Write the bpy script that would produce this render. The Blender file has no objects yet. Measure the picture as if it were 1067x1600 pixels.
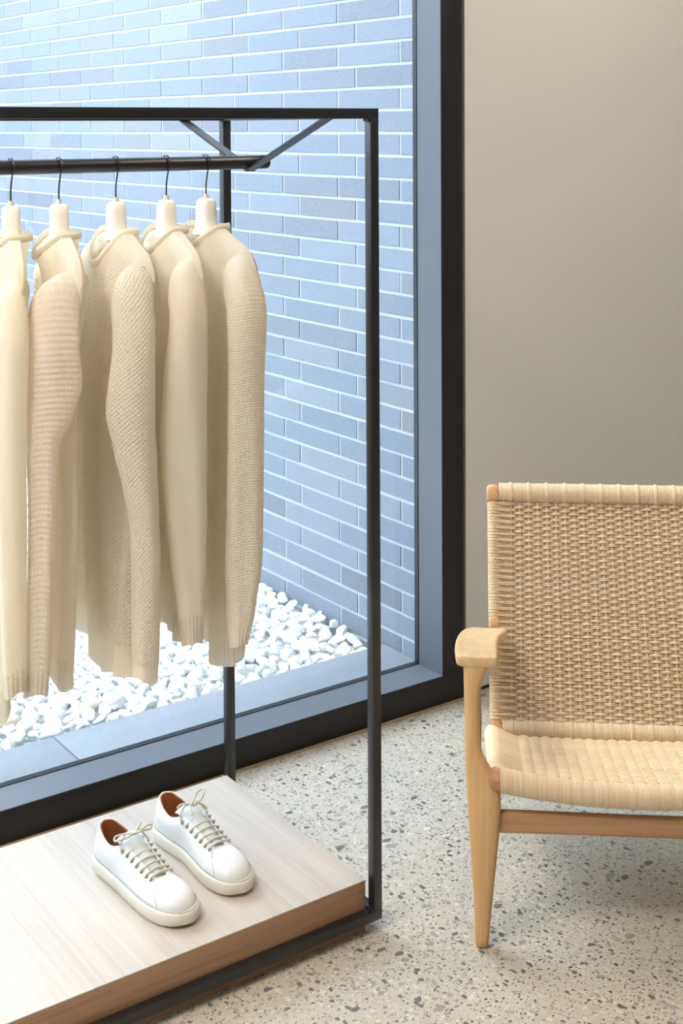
import bpy, bmesh, math, random
from mathutils import Vector, Matrix
from math import sin, cos, pi, radians, sqrt
random.seed(7)
SC = bpy.context.scene
COL = SC.collection

# ------------------------------------------------------------------ helpers
class MB:
    """collects rings, tubes and boxes and links them as one mesh object"""
    def __init__(s): s.v=[]; s.f=[]; s.uv=[]; s.m=[]
    def add(s, vs, fs, uvs=None, mi=0):
        b=len(s.v); s.v+= [tuple(p) for p in vs]
        for i,f in enumerate(fs):
            s.f.append(tuple(b+k for k in f)); s.m.append(mi)
            s.uv.append(uvs[i] if uvs else None)
        return s
    def loft(s, rings, closed=True, cap0=False, cap1=False, uv=False, mi=0):
        n=len(rings[0]); vs=[p for r in rings for p in r]; fs=[]; us=[]
        if uv:
            per=[]
            for r in rings:
                t=[0.0]
                for j in range(n): t.append(t[-1]+(Vector(r[(j+1)%n])-Vector(r[j])).length)
                per.append(t)
            tot=sum(t[-1] for t in per)/len(per)
            ln=[0.0]
            for i in range(1,len(rings)):
                ln.append(ln[-1]+sum((Vector(rings[i][j])-Vector(rings[i-1][j])).length for j in range(0,n,4))/len(range(0,n,4)))
        m=n if closed else n-1
        for i in range(len(rings)-1):
            for j in range(m):
                k=(j+1)%n
                fs.append((i*n+j,i*n+k,(i+1)*n+k,(i+1)*n+j))
                if uv: us.append(((tot*j/n,ln[i]),(tot*(j+1)/n,ln[i]),(tot*(j+1)/n,ln[i+1]),(tot*j/n,ln[i+1])))
        if cap0: fs.append(tuple(range(n))[::-1]); us.append(((0,0),)*n)
        if cap1: fs.append(tuple((len(rings)-1)*n+j for j in range(n))); us.append(((0,0),)*n)
        return s.add(vs,fs,us if uv else None,mi)
    def tube(s, path, r, n=8, cap=True, flat=1.0, up=None, mi=0):
        P=[Vector(p) for p in path]; rings=[]; N=len(P)
        a=None
        for i in range(N):
            t=(P[min(i+1,N-1)]-P[max(i-1,0)])
            if t.length<1e-9: t=Vector((0,0,1))
            t.normalize()
            if a is None:
                u=Vector(up) if up else (Vector((0,0,1)) if abs(t.z)<.9 else Vector((1,0,0)))
                a=t.cross(u).normalized()
            else:
                a=(a-t*a.dot(t))
                a=a.normalized() if a.length>1e-6 else t.orthogonal().normalized()
            b=t.cross(a)
            rr=r[i] if isinstance(r,(list,tuple)) else r
            rings.append([P[i]+(a*cos(2*pi*k/n)+b*sin(2*pi*k/n)*flat)*rr for k in range(n)])
        return s.loft(rings,True,cap,cap,mi=mi)
    def box(s, lo, hi, mi=0):
        x0,y0,z0=lo; x1,y1,z1=hi
        vs=[(x0,y0,z0),(x1,y0,z0),(x1,y1,z0),(x0,y1,z0),(x0,y0,z1),(x1,y0,z1),(x1,y1,z1),(x0,y1,z1)]
        return s.add(vs,[(0,3,2,1),(4,5,6,7),(0,1,5,4),(1,2,6,5),(2,3,7,6),(3,0,4,7)],mi=mi)
    def build(s, name, mat, parent=None, smooth=True, bevel=0, seg=2, angle=40, fix=True, weld=0):
        me=bpy.data.meshes.new(name)
        me.from_pydata(s.v,[],s.f)
        for m in (mat if isinstance(mat,(list,tuple)) else [mat]): me.materials.append(m)
        me.polygons.foreach_set('material_index',s.m)
        if any(u for u in s.uv):
            L=me.uv_layers.new(name='UVMap'); k=0
            flat=[]
            for f,u in zip(s.f,s.uv):
                for c in (u or ((0,0),)*len(f)): flat+= [c[0],c[1]]
            L.data.foreach_set('uv',flat)
        bm=bmesh.new(); bm.from_mesh(me)
        if weld: bmesh.ops.remove_doubles(bm,verts=bm.verts,dist=weld)
        if fix: bmesh.ops.recalc_face_normals(bm,faces=bm.faces)
        if bevel: bmesh.ops.bevel(bm,geom=list(bm.edges)+list(bm.verts),offset=bevel,segments=seg,affect='EDGES',profile=.5,clamp_overlap=True)
        bm.to_mesh(me); bm.free()
        if smooth:
            me.polygons.foreach_set('use_smooth',[True]*len(me.polygons))
            me.set_sharp_from_angle(angle=radians(angle))
        o=bpy.data.objects.new(name,me); COL.objects.link(o)
        if parent: o.parent=parent
        return o

def tag(o,label=None,cat=None,group=None,kind=None):
    if label: o['label']=label
    if cat: o['category']=cat
    if group: o['group']=group
    if kind: o['kind']=kind
    return o
def empty(name,loc=(0,0,0),rz=0,label=None,cat=None,group=None,kind=None):
    o=bpy.data.objects.new(name,None); COL.objects.link(o)
    o.location=loc; o.rotation_euler=(0,0,rz); o.empty_display_size=.1
    return tag(o,label,cat,group,kind)
def boxobj(name,lo,hi,mat,parent=None,bevel=.0015,kind=None,label=None):
    o=MB().box(lo,hi).build(name,mat,parent,bevel=bevel,smooth=bool(bevel))
    return tag(o,label,kind=kind)
def lerp(a,b,t): return a+(b-a)*t
def sstep(a,b,x):
    t=max(0,min(1,(x-a)/(b-a))); return t*t*(3-2*t)
def catmull(pts,n,closed=False):
    """n samples per span through the control points"""
    P=[Vector(p) for p in pts]; N=len(P); out=[]
    for i in range(N if closed else N-1):
        if closed: p0,p1,p2,p3=P[i-1],P[i],P[(i+1)%N],P[(i+2)%N]
        else: p0,p1,p2,p3=P[max(i-1,0)],P[i],P[i+1],P[min(i+2,N-1)]
        for k in range(n):
            t=k/n
            out.append(.5*((2*p1)+(p2-p0)*t+(2*p0-5*p1+4*p2-p3)*t*t+(3*p1-p0-3*p2+p3)*t**3))
    if not closed: out.append(P[-1].copy())
    return out
def interp(tab,x):
    """piecewise smooth interpolation of rows (x, a, b, ...)"""
    if x<=tab[0][0]: return list(tab[0][1:])
    for r0,r1 in zip(tab,tab[1:]):
        if x<=r1[0]:
            t=(x-r0[0])/(r1[0]-r0[0])
            return [lerp(a,b,t) for a,b in zip(r0[1:],r1[1:])]
    return list(tab[-1][1:])

# ------------------------------------------------------------------ materials
class NT:
    def __init__(s,name):
        s.m=bpy.data.materials.new(name); s.m.use_nodes=True
        s.t=s.m.node_tree; s.n=s.t.nodes; s.n.clear()
        s.out=s.n.new('ShaderNodeOutputMaterial')
    def N(s,typ,**kw):
        n=s.n.new('ShaderNode'+typ)
        for k,v in kw.items():
            if k.startswith('i_'):
                key=k[2:]; key=int(key) if key.isdigit() else key.replace('_',' ')
                s.set(n.inputs[key],v)
            else: setattr(n,k,v)
        return n
    def set(s,inp,v):
        if isinstance(v,bpy.types.NodeSocket): s.t.links.new(v,inp)
        elif isinstance(v,tuple) and len(v)==3 and inp.type=='RGBA': inp.default_value=(*v,1)
        else: inp.default_value=v
    def math(s,op,a,b=0.0,c=0.0,clamp=False):
        n=s.N('Math',operation=op,use_clamp=clamp); s.set(n.inputs[0],a); s.set(n.inputs[1],b); s.set(n.inputs[2],c); return n.outputs[0]
    def mix(s,f,a,b,typ='MIX'):
        n=s.N('Mix',data_type='RGBA',blend_type=typ); s.set(n.inputs[0],f); s.set(n.inputs[6],a); s.set(n.inputs[7],b); return n.outputs[2]
    def ramp(s,f,stops,interp='LINEAR'):
        n=s.N('ValToRGB'); s.set(n.inputs[0],f); e=n.color_ramp; e.interpolation=interp
        while len(e.elements)<len(stops): e.elements.new(.5)
        for el,(p,c) in zip(e.elements,stops): el.position=p; el.color=(*c,1) if isinstance(c,tuple) else (c,c,c,1)
        return n.outputs[0]
    def coord(s,kind='Object',scale=(1,1,1),rot=(0,0,0),loc=(0,0,0)):
        tc=s.N('TexCoord'); mp=s.N('Mapping'); s.set(mp.inputs[0],tc.outputs[kind])
        mp.inputs[1].default_value=loc; mp.inputs[2].default_value=rot; mp.inputs[3].default_value=scale
        return mp.outputs[0]
    def noise(s,v,scale,detail=2,rough=.5,dist=0,out=0):
        n=s.N('TexNoise'); s.set(n.inputs['Vector'],v); n.inputs['Scale'].default_value=scale
        n.inputs['Detail'].default_value=detail; n.inputs['Roughness'].default_value=rough; n.inputs['Distortion'].default_value=dist
        return n.outputs[out]
    def bump(s,h,strength=.3,dist=.001,nrm=None):
        n=s.N('Bump'); s.set(n.inputs['Height'],h); n.inputs['Strength'].default_value=strength; n.inputs['Distance'].default_value=dist
        if nrm: s.set(n.inputs['Normal'],nrm)
        return n.outputs[0]
    def pbr(s,col,rough=.5,metal=0,nrm=None,spec=.5,sheen=0,coat=0):
        p=s.N('BsdfPrincipled'); s.set(p.inputs['Base Color'],col); s.set(p.inputs['Roughness'],rough); s.set(p.inputs['Metallic'],metal)
        p.inputs['Specular IOR Level'].default_value=spec; p.inputs['Sheen Weight'].default_value=sheen; p.inputs['Coat Weight'].default_value=coat
        if nrm: s.set(p.inputs['Normal'],nrm)
        return p.outputs[0]
    def done(s,sh): s.set(s.out.inputs[0],sh); return s.m

def plain(name,col,rough=.5,metal=0,var=.06,scale=30,spec=.5,bump=0,bscale=200,coat=0):
    t=NT(name); v=t.coord()
    f=t.noise(v,scale,3)
    c=t.mix(f,tuple(x*(1-var) for x in col),tuple(min(1,x*(1+var)) for x in col))
    nr=t.bump(t.noise(v,bscale,2),.4,bump) if bump else None
    return t.done(t.pbr(c,rough,metal,nr,spec,coat=coat))

def wood(name,light,dark,axis=1,rough=.45,fine=1.0,spec=.5,coat=0):
    """straight grained oak; axis = direction of the grain"""
    t=NT(name)
    sc=[38*fine]*3; sc[axis]=1.6*fine
    v=t.coord('Object',tuple(sc))
    warp=t.noise(t.coord('Object',(1,1,1)),4,2)
    n1=t.noise(v,1.0,5,.62,.6)
    sc2=[240*fine]*3; sc2[axis]=5*fine
    n2=t.noise(t.coord('Object',tuple(sc2)),1.0,3,.6)
    f=t.math('ADD',t.math('MULTIPLY',n1,.62),t.math('MULTIPLY',n2,.38))
    f=t.math('ADD',f,t.math('MULTIPLY',t.math('SUBTRACT',warp,.5),.16))
    c=t.ramp(f,[(.32,dark),(.52,tuple(lerp(a,b,.6) for a,b in zip(dark,light))),(.68,light)])
    nr=t.bump(n2,.25,.0006)
    return t.done(t.pbr(c,rough,0,nr,spec,coat=coat))

def knit(name,col,mode,trans=.44):
    t=NT(name)
    tc=t.N('TexCoord'); sx=t.N('SeparateXYZ'); t.set(sx.inputs[0],tc.outputs['UV'])
    u,v=sx.outputs[0],sx.outputs[1]
    W=lambda x,p,ph=0.0: t.math('SINE',t.math('ADD',t.math('MULTIPLY',x,2*pi/p),ph))
    ob=t.coord('Object')
    fuzz=t.noise(ob,420,3,.65)
    if mode=='plain': h=t.math('MULTIPLY',t.math('MULTIPLY',W(u,.0036),W(v,.003)),.5); amp=.0005
    elif mode=='seed': h=t.math('MULTIPLY',W(u,.0085),W(v,.0085)); amp=.0024
    elif mode=='waffle': h=t.math('MULTIPLY',W(t.math('ADD',u,v),.0105),W(t.math('SUBTRACT',u,v),.0105)); amp=.0017
    elif mode=='garter': h=t.math('ADD',t.math('MULTIPLY',W(v,.0105),.7),t.math('MULTIPLY',W(u,.006),.25)); amp=.0014
    elif mode=='rib': h=W(u,.0085); amp=.0022
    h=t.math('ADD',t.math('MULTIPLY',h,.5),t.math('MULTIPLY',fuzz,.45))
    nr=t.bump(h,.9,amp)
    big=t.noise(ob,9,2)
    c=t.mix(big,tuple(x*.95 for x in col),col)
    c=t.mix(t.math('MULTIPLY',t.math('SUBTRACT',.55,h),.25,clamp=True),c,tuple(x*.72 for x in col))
    d=t.N('BsdfDiffuse'); t.set(d.inputs[0],c); t.set(d.inputs[2],nr); d.inputs[1].default_value=.6
    tr=t.N('BsdfTranslucent'); t.set(tr.inputs[0],tuple(x*y for x,y in zip(col,(1.0,.925,.775)))); t.set(tr.inputs[1],nr)
    mx=t.N('MixShader'); mx.inputs[0].default_value=trans; t.set(mx.inputs[1],d.outputs[0]); t.set(mx.inputs[2],tr.outputs[0])
    return t.done(mx.outputs[0])

def m_concrete():
    t=NT('polished_concrete'); v=t.coord('Object')
    vw=t.N('VectorMath',operation='ADD'); t.set(vw.inputs[0],v)
    nz=t.N('TexNoise'); t.set(nz.inputs['Vector'],v); nz.inputs['Scale'].default_value=70; nz.inputs['Detail'].default_value=2
    sc=t.N('VectorMath',operation='SCALE'); t.set(sc.inputs[0],nz.outputs[1]); sc.inputs['Scale'].default_value=.010
    t.set(vw.inputs[1],sc.outputs[0]); vv=vw.outputs[0]
    base=t.mix(t.noise(v,1.7,4,.6),(.46,.40,.32),(.63,.57,.475))
    base=t.mix(t.math('MULTIPLY',t.noise(v,260,3,.7),.55),base,(.46,.42,.36))
    def stones(col_in,scale,rmin,rmax,prob,pal,st=(1,1,1),rz=0):
        vo=t.N('TexVoronoi',feature='F1'); mp=t.N('Mapping'); t.set(mp.inputs[0],vv); mp.inputs[2].default_value=(0,0,rz); mp.inputs[3].default_value=st; t.set(vo.inputs['Vector'],mp.outputs[0]); vo.inputs['Scale'].default_value=scale; vo.inputs['Randomness'].default_value=1
        s3=t.N('SeparateColor'); t.set(s3.inputs[0],vo.outputs['Color'])
        r=t.math('ADD',rmin,t.math('MULTIPLY',s3.outputs[0],rmax-rmin))
        inside=t.math('LESS_THAN',vo.outputs['Distance'],r)
        on=t.math('LESS_THAN',s3.outputs[1],prob)
        c=t.ramp(s3.outputs[2],pal,'CONSTANT')
        return t.mix(t.math('MULTIPLY',inside,on),col_in,c)
    P1=[(0,(.30,.28,.25)),(.16,(.46,.40,.32)),(.34,(.14,.135,.13)),(.46,(.34,.315,.28)),(.60,(.60,.55,.47)),(.76,(.26,.25,.235)),(.86,(.62,.57,.49))]
    P2=[(0,(.16,.15,.145)),(.25,(.34,.31,.27)),(.45,(.46,.40,.32)),(.62,(.10,.10,.10)),(.75,(.62,.58,.50)),(.88,(.24,.22,.20))]
    c=stones(base,330,.16,.46,.78,P2,(1,.75,1),.4)
    c=stones(c,170,.18,.48,.66,P2,(.7,1,1),.9)
    c=stones(c,90,.20,.48,.60,P1,(1,.66,1),1.2)
    c=stones(c,46,.16,.40,.36,P1,(.62,1,1),.2)
    rg=t.math('ADD',.30,t.math('MULTIPLY',t.noise(v,6,3),.16))
    nr=t.bump(t.noise(v,90,2),.05,.001)
    return t.done(t.pbr(c,rg,0,nr,.5))

def m_brick():
    t=NT('blue_grey_brick'); g=t.N('NewGeometry'); v=t.coord('Object')
    r=g.outputs['Random Per Island']
    c=t.ramp(r,[(0,(.175,.185,.215)),(.3,(.215,.235,.28)),(.6,(.19,.215,.265)),(.85,(.245,.262,.305)),(1,(.20,.20,.215))])
    sp=t.noise(v,150,3,.7)
    c=t.mix(t.math('MULTIPLY',t.math('SUBTRACT',sp,.42),1.1,clamp=True),c,(.33,.37,.43))
    nr=t.bump(sp,.5,.0012)
    return t.done(t.pbr(c,.75,0,nr,.3))

def m_glass():
    t=NT('window_glass')
    g=t.N('NewGeometry'); fr=t.N('Fresnel'); t.set(fr.inputs[0],t.math('SUBTRACT',1.5,t.math('MULTIPLY',g.outputs['Backfacing'],1.5-1/1.5)))
    tr=t.N('BsdfTransparent'); tr.inputs[0].default_value=(.91,.95,.98,1)
    gl=t.N('BsdfGlossy'); gl.inputs['Roughness'].default_value=.0
    mx=t.N('MixShader'); t.set(mx.inputs[0],fr.outputs[0]); t.set(mx.inputs[1],tr.outputs[0]); t.set(mx.inputs[2],gl.outputs[0])
    return t.done(mx.outputs[0])

def m_cord():
    t=NT('paper_cord'); v=t.coord('Object'); g=t.N('NewGeometry')
    c=t.mix(g.outputs['Random Per Island'],(.78,.59,.37),(.87,.715,.50))
    n=t.noise(v,900,2)
    c=t.mix(t.math('MULTIPLY',n,.4),c,(.60,.45,.28))
    w=t.N('TexWave',wave_type='BANDS',bands_direction='DIAGONAL'); t.set(w.inputs['Vector'],v); w.inputs['Scale'].default_value=150
    return t.done(t.pbr(c,.62,0,t.bump(w.outputs[1],.35,.0006),.35))

def m_pebble(name,a,b):
    t=NT(name); oi=t.N('ObjectInfo'); v=t.coord('Object'); g=t.N('NewGeometry')
    rnd=t.math('FRACT',t.math('ADD',oi.outputs['Random'],g.outputs['Random Per Island']))
    c=t.mix(rnd,a,b)
    c=t.mix(t.math('MULTIPLY',t.math('SUBTRACT',t.noise(v,22,3),.5),.9,clamp=True),c,tuple(x*.82 for x in a))
    return t.done(t.pbr(c,.7,0,t.bump(t.noise(v,60,3),.4,.003),.3))

def m_stone():
    t=NT('bluestone'); v=t.coord('Object'); 
    c=t.mix(t.noise(v,9,5,.65),(.19,.205,.225),(.29,.31,.335))
    c=t.mix(t.math('MULTIPLY',t.noise(v,120,3,.7),.5),c,(.17,.185,.21))
    return t.done(t.pbr(c,.55,0,t.bump(t.noise(v,55,4,.6),.5,.003),.4))

def m_wall():
    t=NT('painted_plaster'); v=t.coord('Object')
    c=t.mix(t.noise(v,2.5,3),(.67,.645,.615),(.69,.67,.64))
    return t.done(t.pbr(c,.7,0,t.bump(t.noise(v,180,2),.06,.001),.25))

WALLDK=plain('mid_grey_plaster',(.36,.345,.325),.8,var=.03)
CONC=m_concrete(); BRICK=m_brick(); GLASS=m_glass(); CORD=m_cord(); STONE=m_stone(); WALL=m_wall()
MORTAR=plain('pale_mortar',(.47,.50,.53),.9,var=.08,scale=60,bump=.001,spec=.2)
BLACKMETAL=plain('black_powder_coated_steel',(.013,.0125,.015),.34,0,var=.1,spec=.6,bump=.0002,bscale=900)
FRAMEMETAL=plain('dark_anodised_frame',(.016,.015,.017),.42,0,var=.1,spec=.35)
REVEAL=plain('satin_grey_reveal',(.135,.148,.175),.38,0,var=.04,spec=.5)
CEIL=plain('ceiling_white',(.78,.77,.75),.9,var=.02)
OAK_PLAT=wood('washed_oak_veneer',(.555,.485,.425),(.42,.355,.295),1,.40,1.0,.5)
OAK_SHADE=wood('oak_shaded_side',(.46,.275,.155),(.27,.14,.072),0,.42,1.3,.45)  # platform oak again, darker and browner: shade painted into its sides
OAK_CHAIR=wood('oiled_oak',(.72,.45,.21),(.50,.27,.105),2,.42,.9,.45)
OAK_ARM_LIT=wood('oiled_oak_lengthwise_lit',(.76,.545,.31),(.58,.36,.17),1,.42,.9,.45)  # the chair oak lightened: light falling on the arms is in the colour
OAK_RAIL_SHADED=wood('oiled_oak_crosswise_shaded',(.52,.29,.145),(.33,.16,.07),0,.42,.9,.45)  # the chair oak darkened: shade on the cross pieces is in the colour
RUBBER=plain('cream_rubber',(.69,.645,.55),.55,var=.03)
LEATHER=plain('white_leather',(.76,.765,.775),.42,var=.02,bump=.0004,bscale=500,spec=.45)
LINING=plain('tan_leather_lining',(.56,.225,.095),.6,var=.15,scale=60,bump=.0006,bscale=300)
INSOLE=plain('tan_insole',(.62,.28,.125),.6,var=.1,scale=50)
TONGUE=plain('grey_white_leather',(.70,.71,.715),.5,var=.04,bump=.0005,bscale=300)
LACE=plain('waxed_lace',(.66,.61,.50),.55,var=.06,scale=300,bump=.0004,bscale=900)
EYELET=plain('bronze_eyelet',(.26,.19,.13),.4,.8,var=.1)
THREAD=plain('grey_thread',(.42,.40,.355),.7)
HANGERWHITE=plain('cream_lacquered_hanger',(.82,.77,.68),.45,var=.02)
FERRULE=plain('cream_ferrule',(.62,.57,.47),.5)
HOOKMETAL=plain('black_wire',(.02,.02,.02),.3,.3)
PEB=m_pebble('white_pebble',(.80,.805,.80),(.93,.93,.92)); PEBT=m_pebble('tan_pebble',(.66,.55,.44),(.78,.70,.60))
SKY=11.0; SKYCOL=(.84,.93,1.0); EXPO=0.0; SKYBLOCK_X=-2.4; SKYBLOCK_H=3.3; FILLCOL=(1.0,.89,.745)
FILL_LIGHTS=[(2.9,1.7,27),(-.4,1.5,85),(-1.2,-.8,12)]  # unseen fill lights, added to brighten sweaters, chair and back wall
# ------------------------------------------------------------------ room shell
def struct(name,lo,hi,mat,bevel=0): return boxobj(name,lo,hi,mat,None,bevel,'structure')
RX0,RX1,RY0=-5.0,4.6,-3.6
WY=2.90                                   # inner face of the window wall
struct('floor',(RX0,RY0,-.12),(RX1,2.935,0),CONC)
struct('ceiling',(RX0,RY0,3.05),(RX1,3.12,3.2),CEIL)
struct('wall_left',(RX0-.15,RY0,0),(RX0,3.12,3.05),WALL)
struct('wall_right',(RX1,RY0,0),(RX1+.15,3.12,3.05),WALLDK)
struct('wall_front',(RX0,RY0-.15,0),(RX1,RY0,3.05),WALLDK)
struct('trim_2',(-4.6,2.881,-.01),(2.458,2.8915,.0025),plain('tan_sealant_joint',(.36,.265,.15),.8,var=.2))
struct('wall_back',(2.474,WY,.012),(RX1,3.12,3.05),WALL)
struct('trim_1',(2.459,WY+.006,.0),(2.474,3.12,3.05),plain('shadow_gap_bead',(.16,.15,.15),.6))
struct('baseboard_back',(2.474,WY+.004,.0),(RX1,3.1,.012),plain('dark_base_gap',(.03,.03,.03),.8))
win=empty('window_1',(0,0,0),kind='structure')
FX0=-4.6
boxobj('window_sill',(FX0,2.892,0),(2.458,3.02,.0775),FRAMEMETAL,win,.001)
boxobj('window_frame',(2.384,2.892,.0775),(2.458,3.02,2.95),FRAMEMETAL,win,.001)
boxobj('window_frame',(FX0,2.892,.0775),(FX0+.074,3.02,2.95),FRAMEMETAL,win,.001)
boxobj('window_frame',(FX0,2.892,2.95),(2.458,3.02,3.05),FRAMEMETAL,win,.001)
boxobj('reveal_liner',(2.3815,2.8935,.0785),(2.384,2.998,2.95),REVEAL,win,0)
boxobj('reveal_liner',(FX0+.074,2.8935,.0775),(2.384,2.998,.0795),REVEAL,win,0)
gk=MB(); GASK=plain('black_gasket',(.008,.008,.01),.7)
gk.box((FX0+.074,2.9975,.0795),(2.3815,2.9985,.0815)); gk.box((2.3795,2.9975,.0815),(2.3815,2.9985,2.95))
gk.build('window_gasket',GASK,win,False)
struct('wall_back_corner',(RX0,WY,0),(FX0,3.12,3.05),WALL)

# ------------------------------------------------------------------ courtyard
BX=2.398                                   # face of the brick wall
bw=MB(); CH=.0663; BL=.3085; MT=.0095
z=-.2; row=0
bw.box((BX+.0025,3.02,-.2),(BX+.3,9.0,4.6),mi=1)
rb=random.Random(3)
z0=.6766*1.0667                             # a bed joint seen in the photo
k0=int((z0+.2)/CH)+1
for k in range(-k0,60):
    zb=z0+k*CH; 
    if zb<-.15: continue
    y=3.394*1.0667-3*BL if k%2 else 3.4815*1.0667-3*BL
    while y<8.9:
        a,b=max(y+MT/2,3.022),y+BL-MT/2
        if b>3.05:
            d=rb.uniform(-.0008,.0008); j=rb.uniform(-.0006,.0006)
            bw.box((BX+d,a,zb+MT/2+j),(BX+.09,b,zb+CH-MT/2+j))
        y+=BL
tag(bw.build('wall_brick',[BRICK,MORTAR],None,False),kind='structure')
struct('sky_blocker_back',(SKYBLOCK_X,7.4,-.2),(BX,7.6,3.4),MORTAR)  # this and the next: unseen walls added to block sky from the low bricks
struct('sky_blocker_side',(SKYBLOCK_X-.2,3.1,-.2),(SKYBLOCK_X,7.6,SKYBLOCK_H),MORTAR)
struct('ground_courtyard',(SKYBLOCK_X,3.02,-.2),(BX,7.4,.02),plain('pale_subsoil',(.62,.61,.59),.9,var=.2,scale=50))
SILLZ=.0785
xs=[-4.6,-3.6,-2.6,-1.62,-.62,.375,1.355,2.397]
for a,b in zip(xs,xs[1:]):
    o=boxobj('coping_slab',(a+.0015,3.022,.02),(b-.0015,3.178,SILLZ),STONE,None,.002)
    side='next to the brick wall' if b>2 else 'below the hanging sweaters' if a>.3 else 'left of the rack'
    tag(o,'blue grey stone coping slab outside the window '+side,'stone slab','coping slabs outside the window' if b<.4 else None)

# ------------------------------------------------------------------ rack
RXR,RXL=1.605,-.10; FY,BY=2.140,2.706; T=.020; ZB,ZT=.0245,1.637
rack=empty('clothes_rack',(0.75,2.43,0),0,'black square steel clothes rack framing the low oak platform before the window','clothes rack')
ro=Vector((.75,2.43,0))
def rb_(name,lo,hi):
    return boxobj(name,tuple(Vector(lo)-ro),tuple(Vector(hi)-ro),BLACKMETAL,rack,.0012)
for x in (RXR-T,RXL):
    for y in (FY,BY):
        rb_('post',(x,y,ZB+T),(x+T,y+T,ZT-T))
    rb_('end_rail',(x,FY+T,ZT-T),(x+T,BY,ZT))
    rb_('end_rail',(x,FY+T,ZB),(x+T,BY,ZB+T))
for y in (FY,BY):
    rb_('top_rail',(RXL,y,ZT-T),(RXR,y+T,ZT)); rb_('bottom_rail',(RXL,y,ZB),(RXR,y+T,ZB+T))
TC=Vector((0,2.433,1.5285)); TR=.0142
def local(P): return Vector(P)-ro
pth=[(.02,0,0),(.022,0,0),(1.527,0,0),(1.531,0,0),(1.533,0,0)]
MB().tube([local(TC+Vector(p)) for p in pth],[TR-.003,TR,TR,TR-.001,TR-.004],24).build('hanging_bar',BLACKMETAL,rack)
for bx in (1.489,.07):
    for y0,y1 in ((FY+.004,TC.y-.001),(BY+T-.004,TC.y+.001)):
        a=local((bx,y0,ZT-T+.002)); b=local((bx,y1,TC.z-TR-.0015))
        d=(b-a).normalized(); n=Vector((1,0,0)); e=d.cross(n)
        m=MB(); rings=[[p+n*sx*.011+e*sy*.0022 for sx,sy in ((-1,-1),(1,-1),(1,1),(-1,1))] for p in (a,b+d*.004)]
        m.loft(rings,True,True,True).build('brace',BLACKMETAL,rack,False)
for (x,y,zz) in ((RXR-T-.002,FY+T/2,ZT-T-.002),(RXR-T-.002,FY+T/2,ZB+T+.002),(RXR-T-.002,BY+T/2,ZB+T+.002)):
    MB().tube([local((x,y-.009,zz)),local((x,y,zz)),local((x,y+.009,zz))],.0035,6).build('weld_bead',BLACKMETAL,rack)

# ------------------------------------------------------------------ platform
pf=empty('display_platform',(.74,2.433,0),0,'low washed oak display platform holding the white sneakers','platform')
po=Vector((.74,2.433,0))
def orient_box(name,lo,hi,mats,bev):
    o=MB().box(lo,hi).build(name,mats,pf,bevel=bev,smooth=False)
    return o
orient_box('base',(-.80,-.2715,0),(.8395,.272,.0985),[OAK_SHADE],.0008)
orient_box('top',(-.80,-.2715,.0985),(.8395,.272,.101),[OAK_PLAT],.0006)
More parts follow.
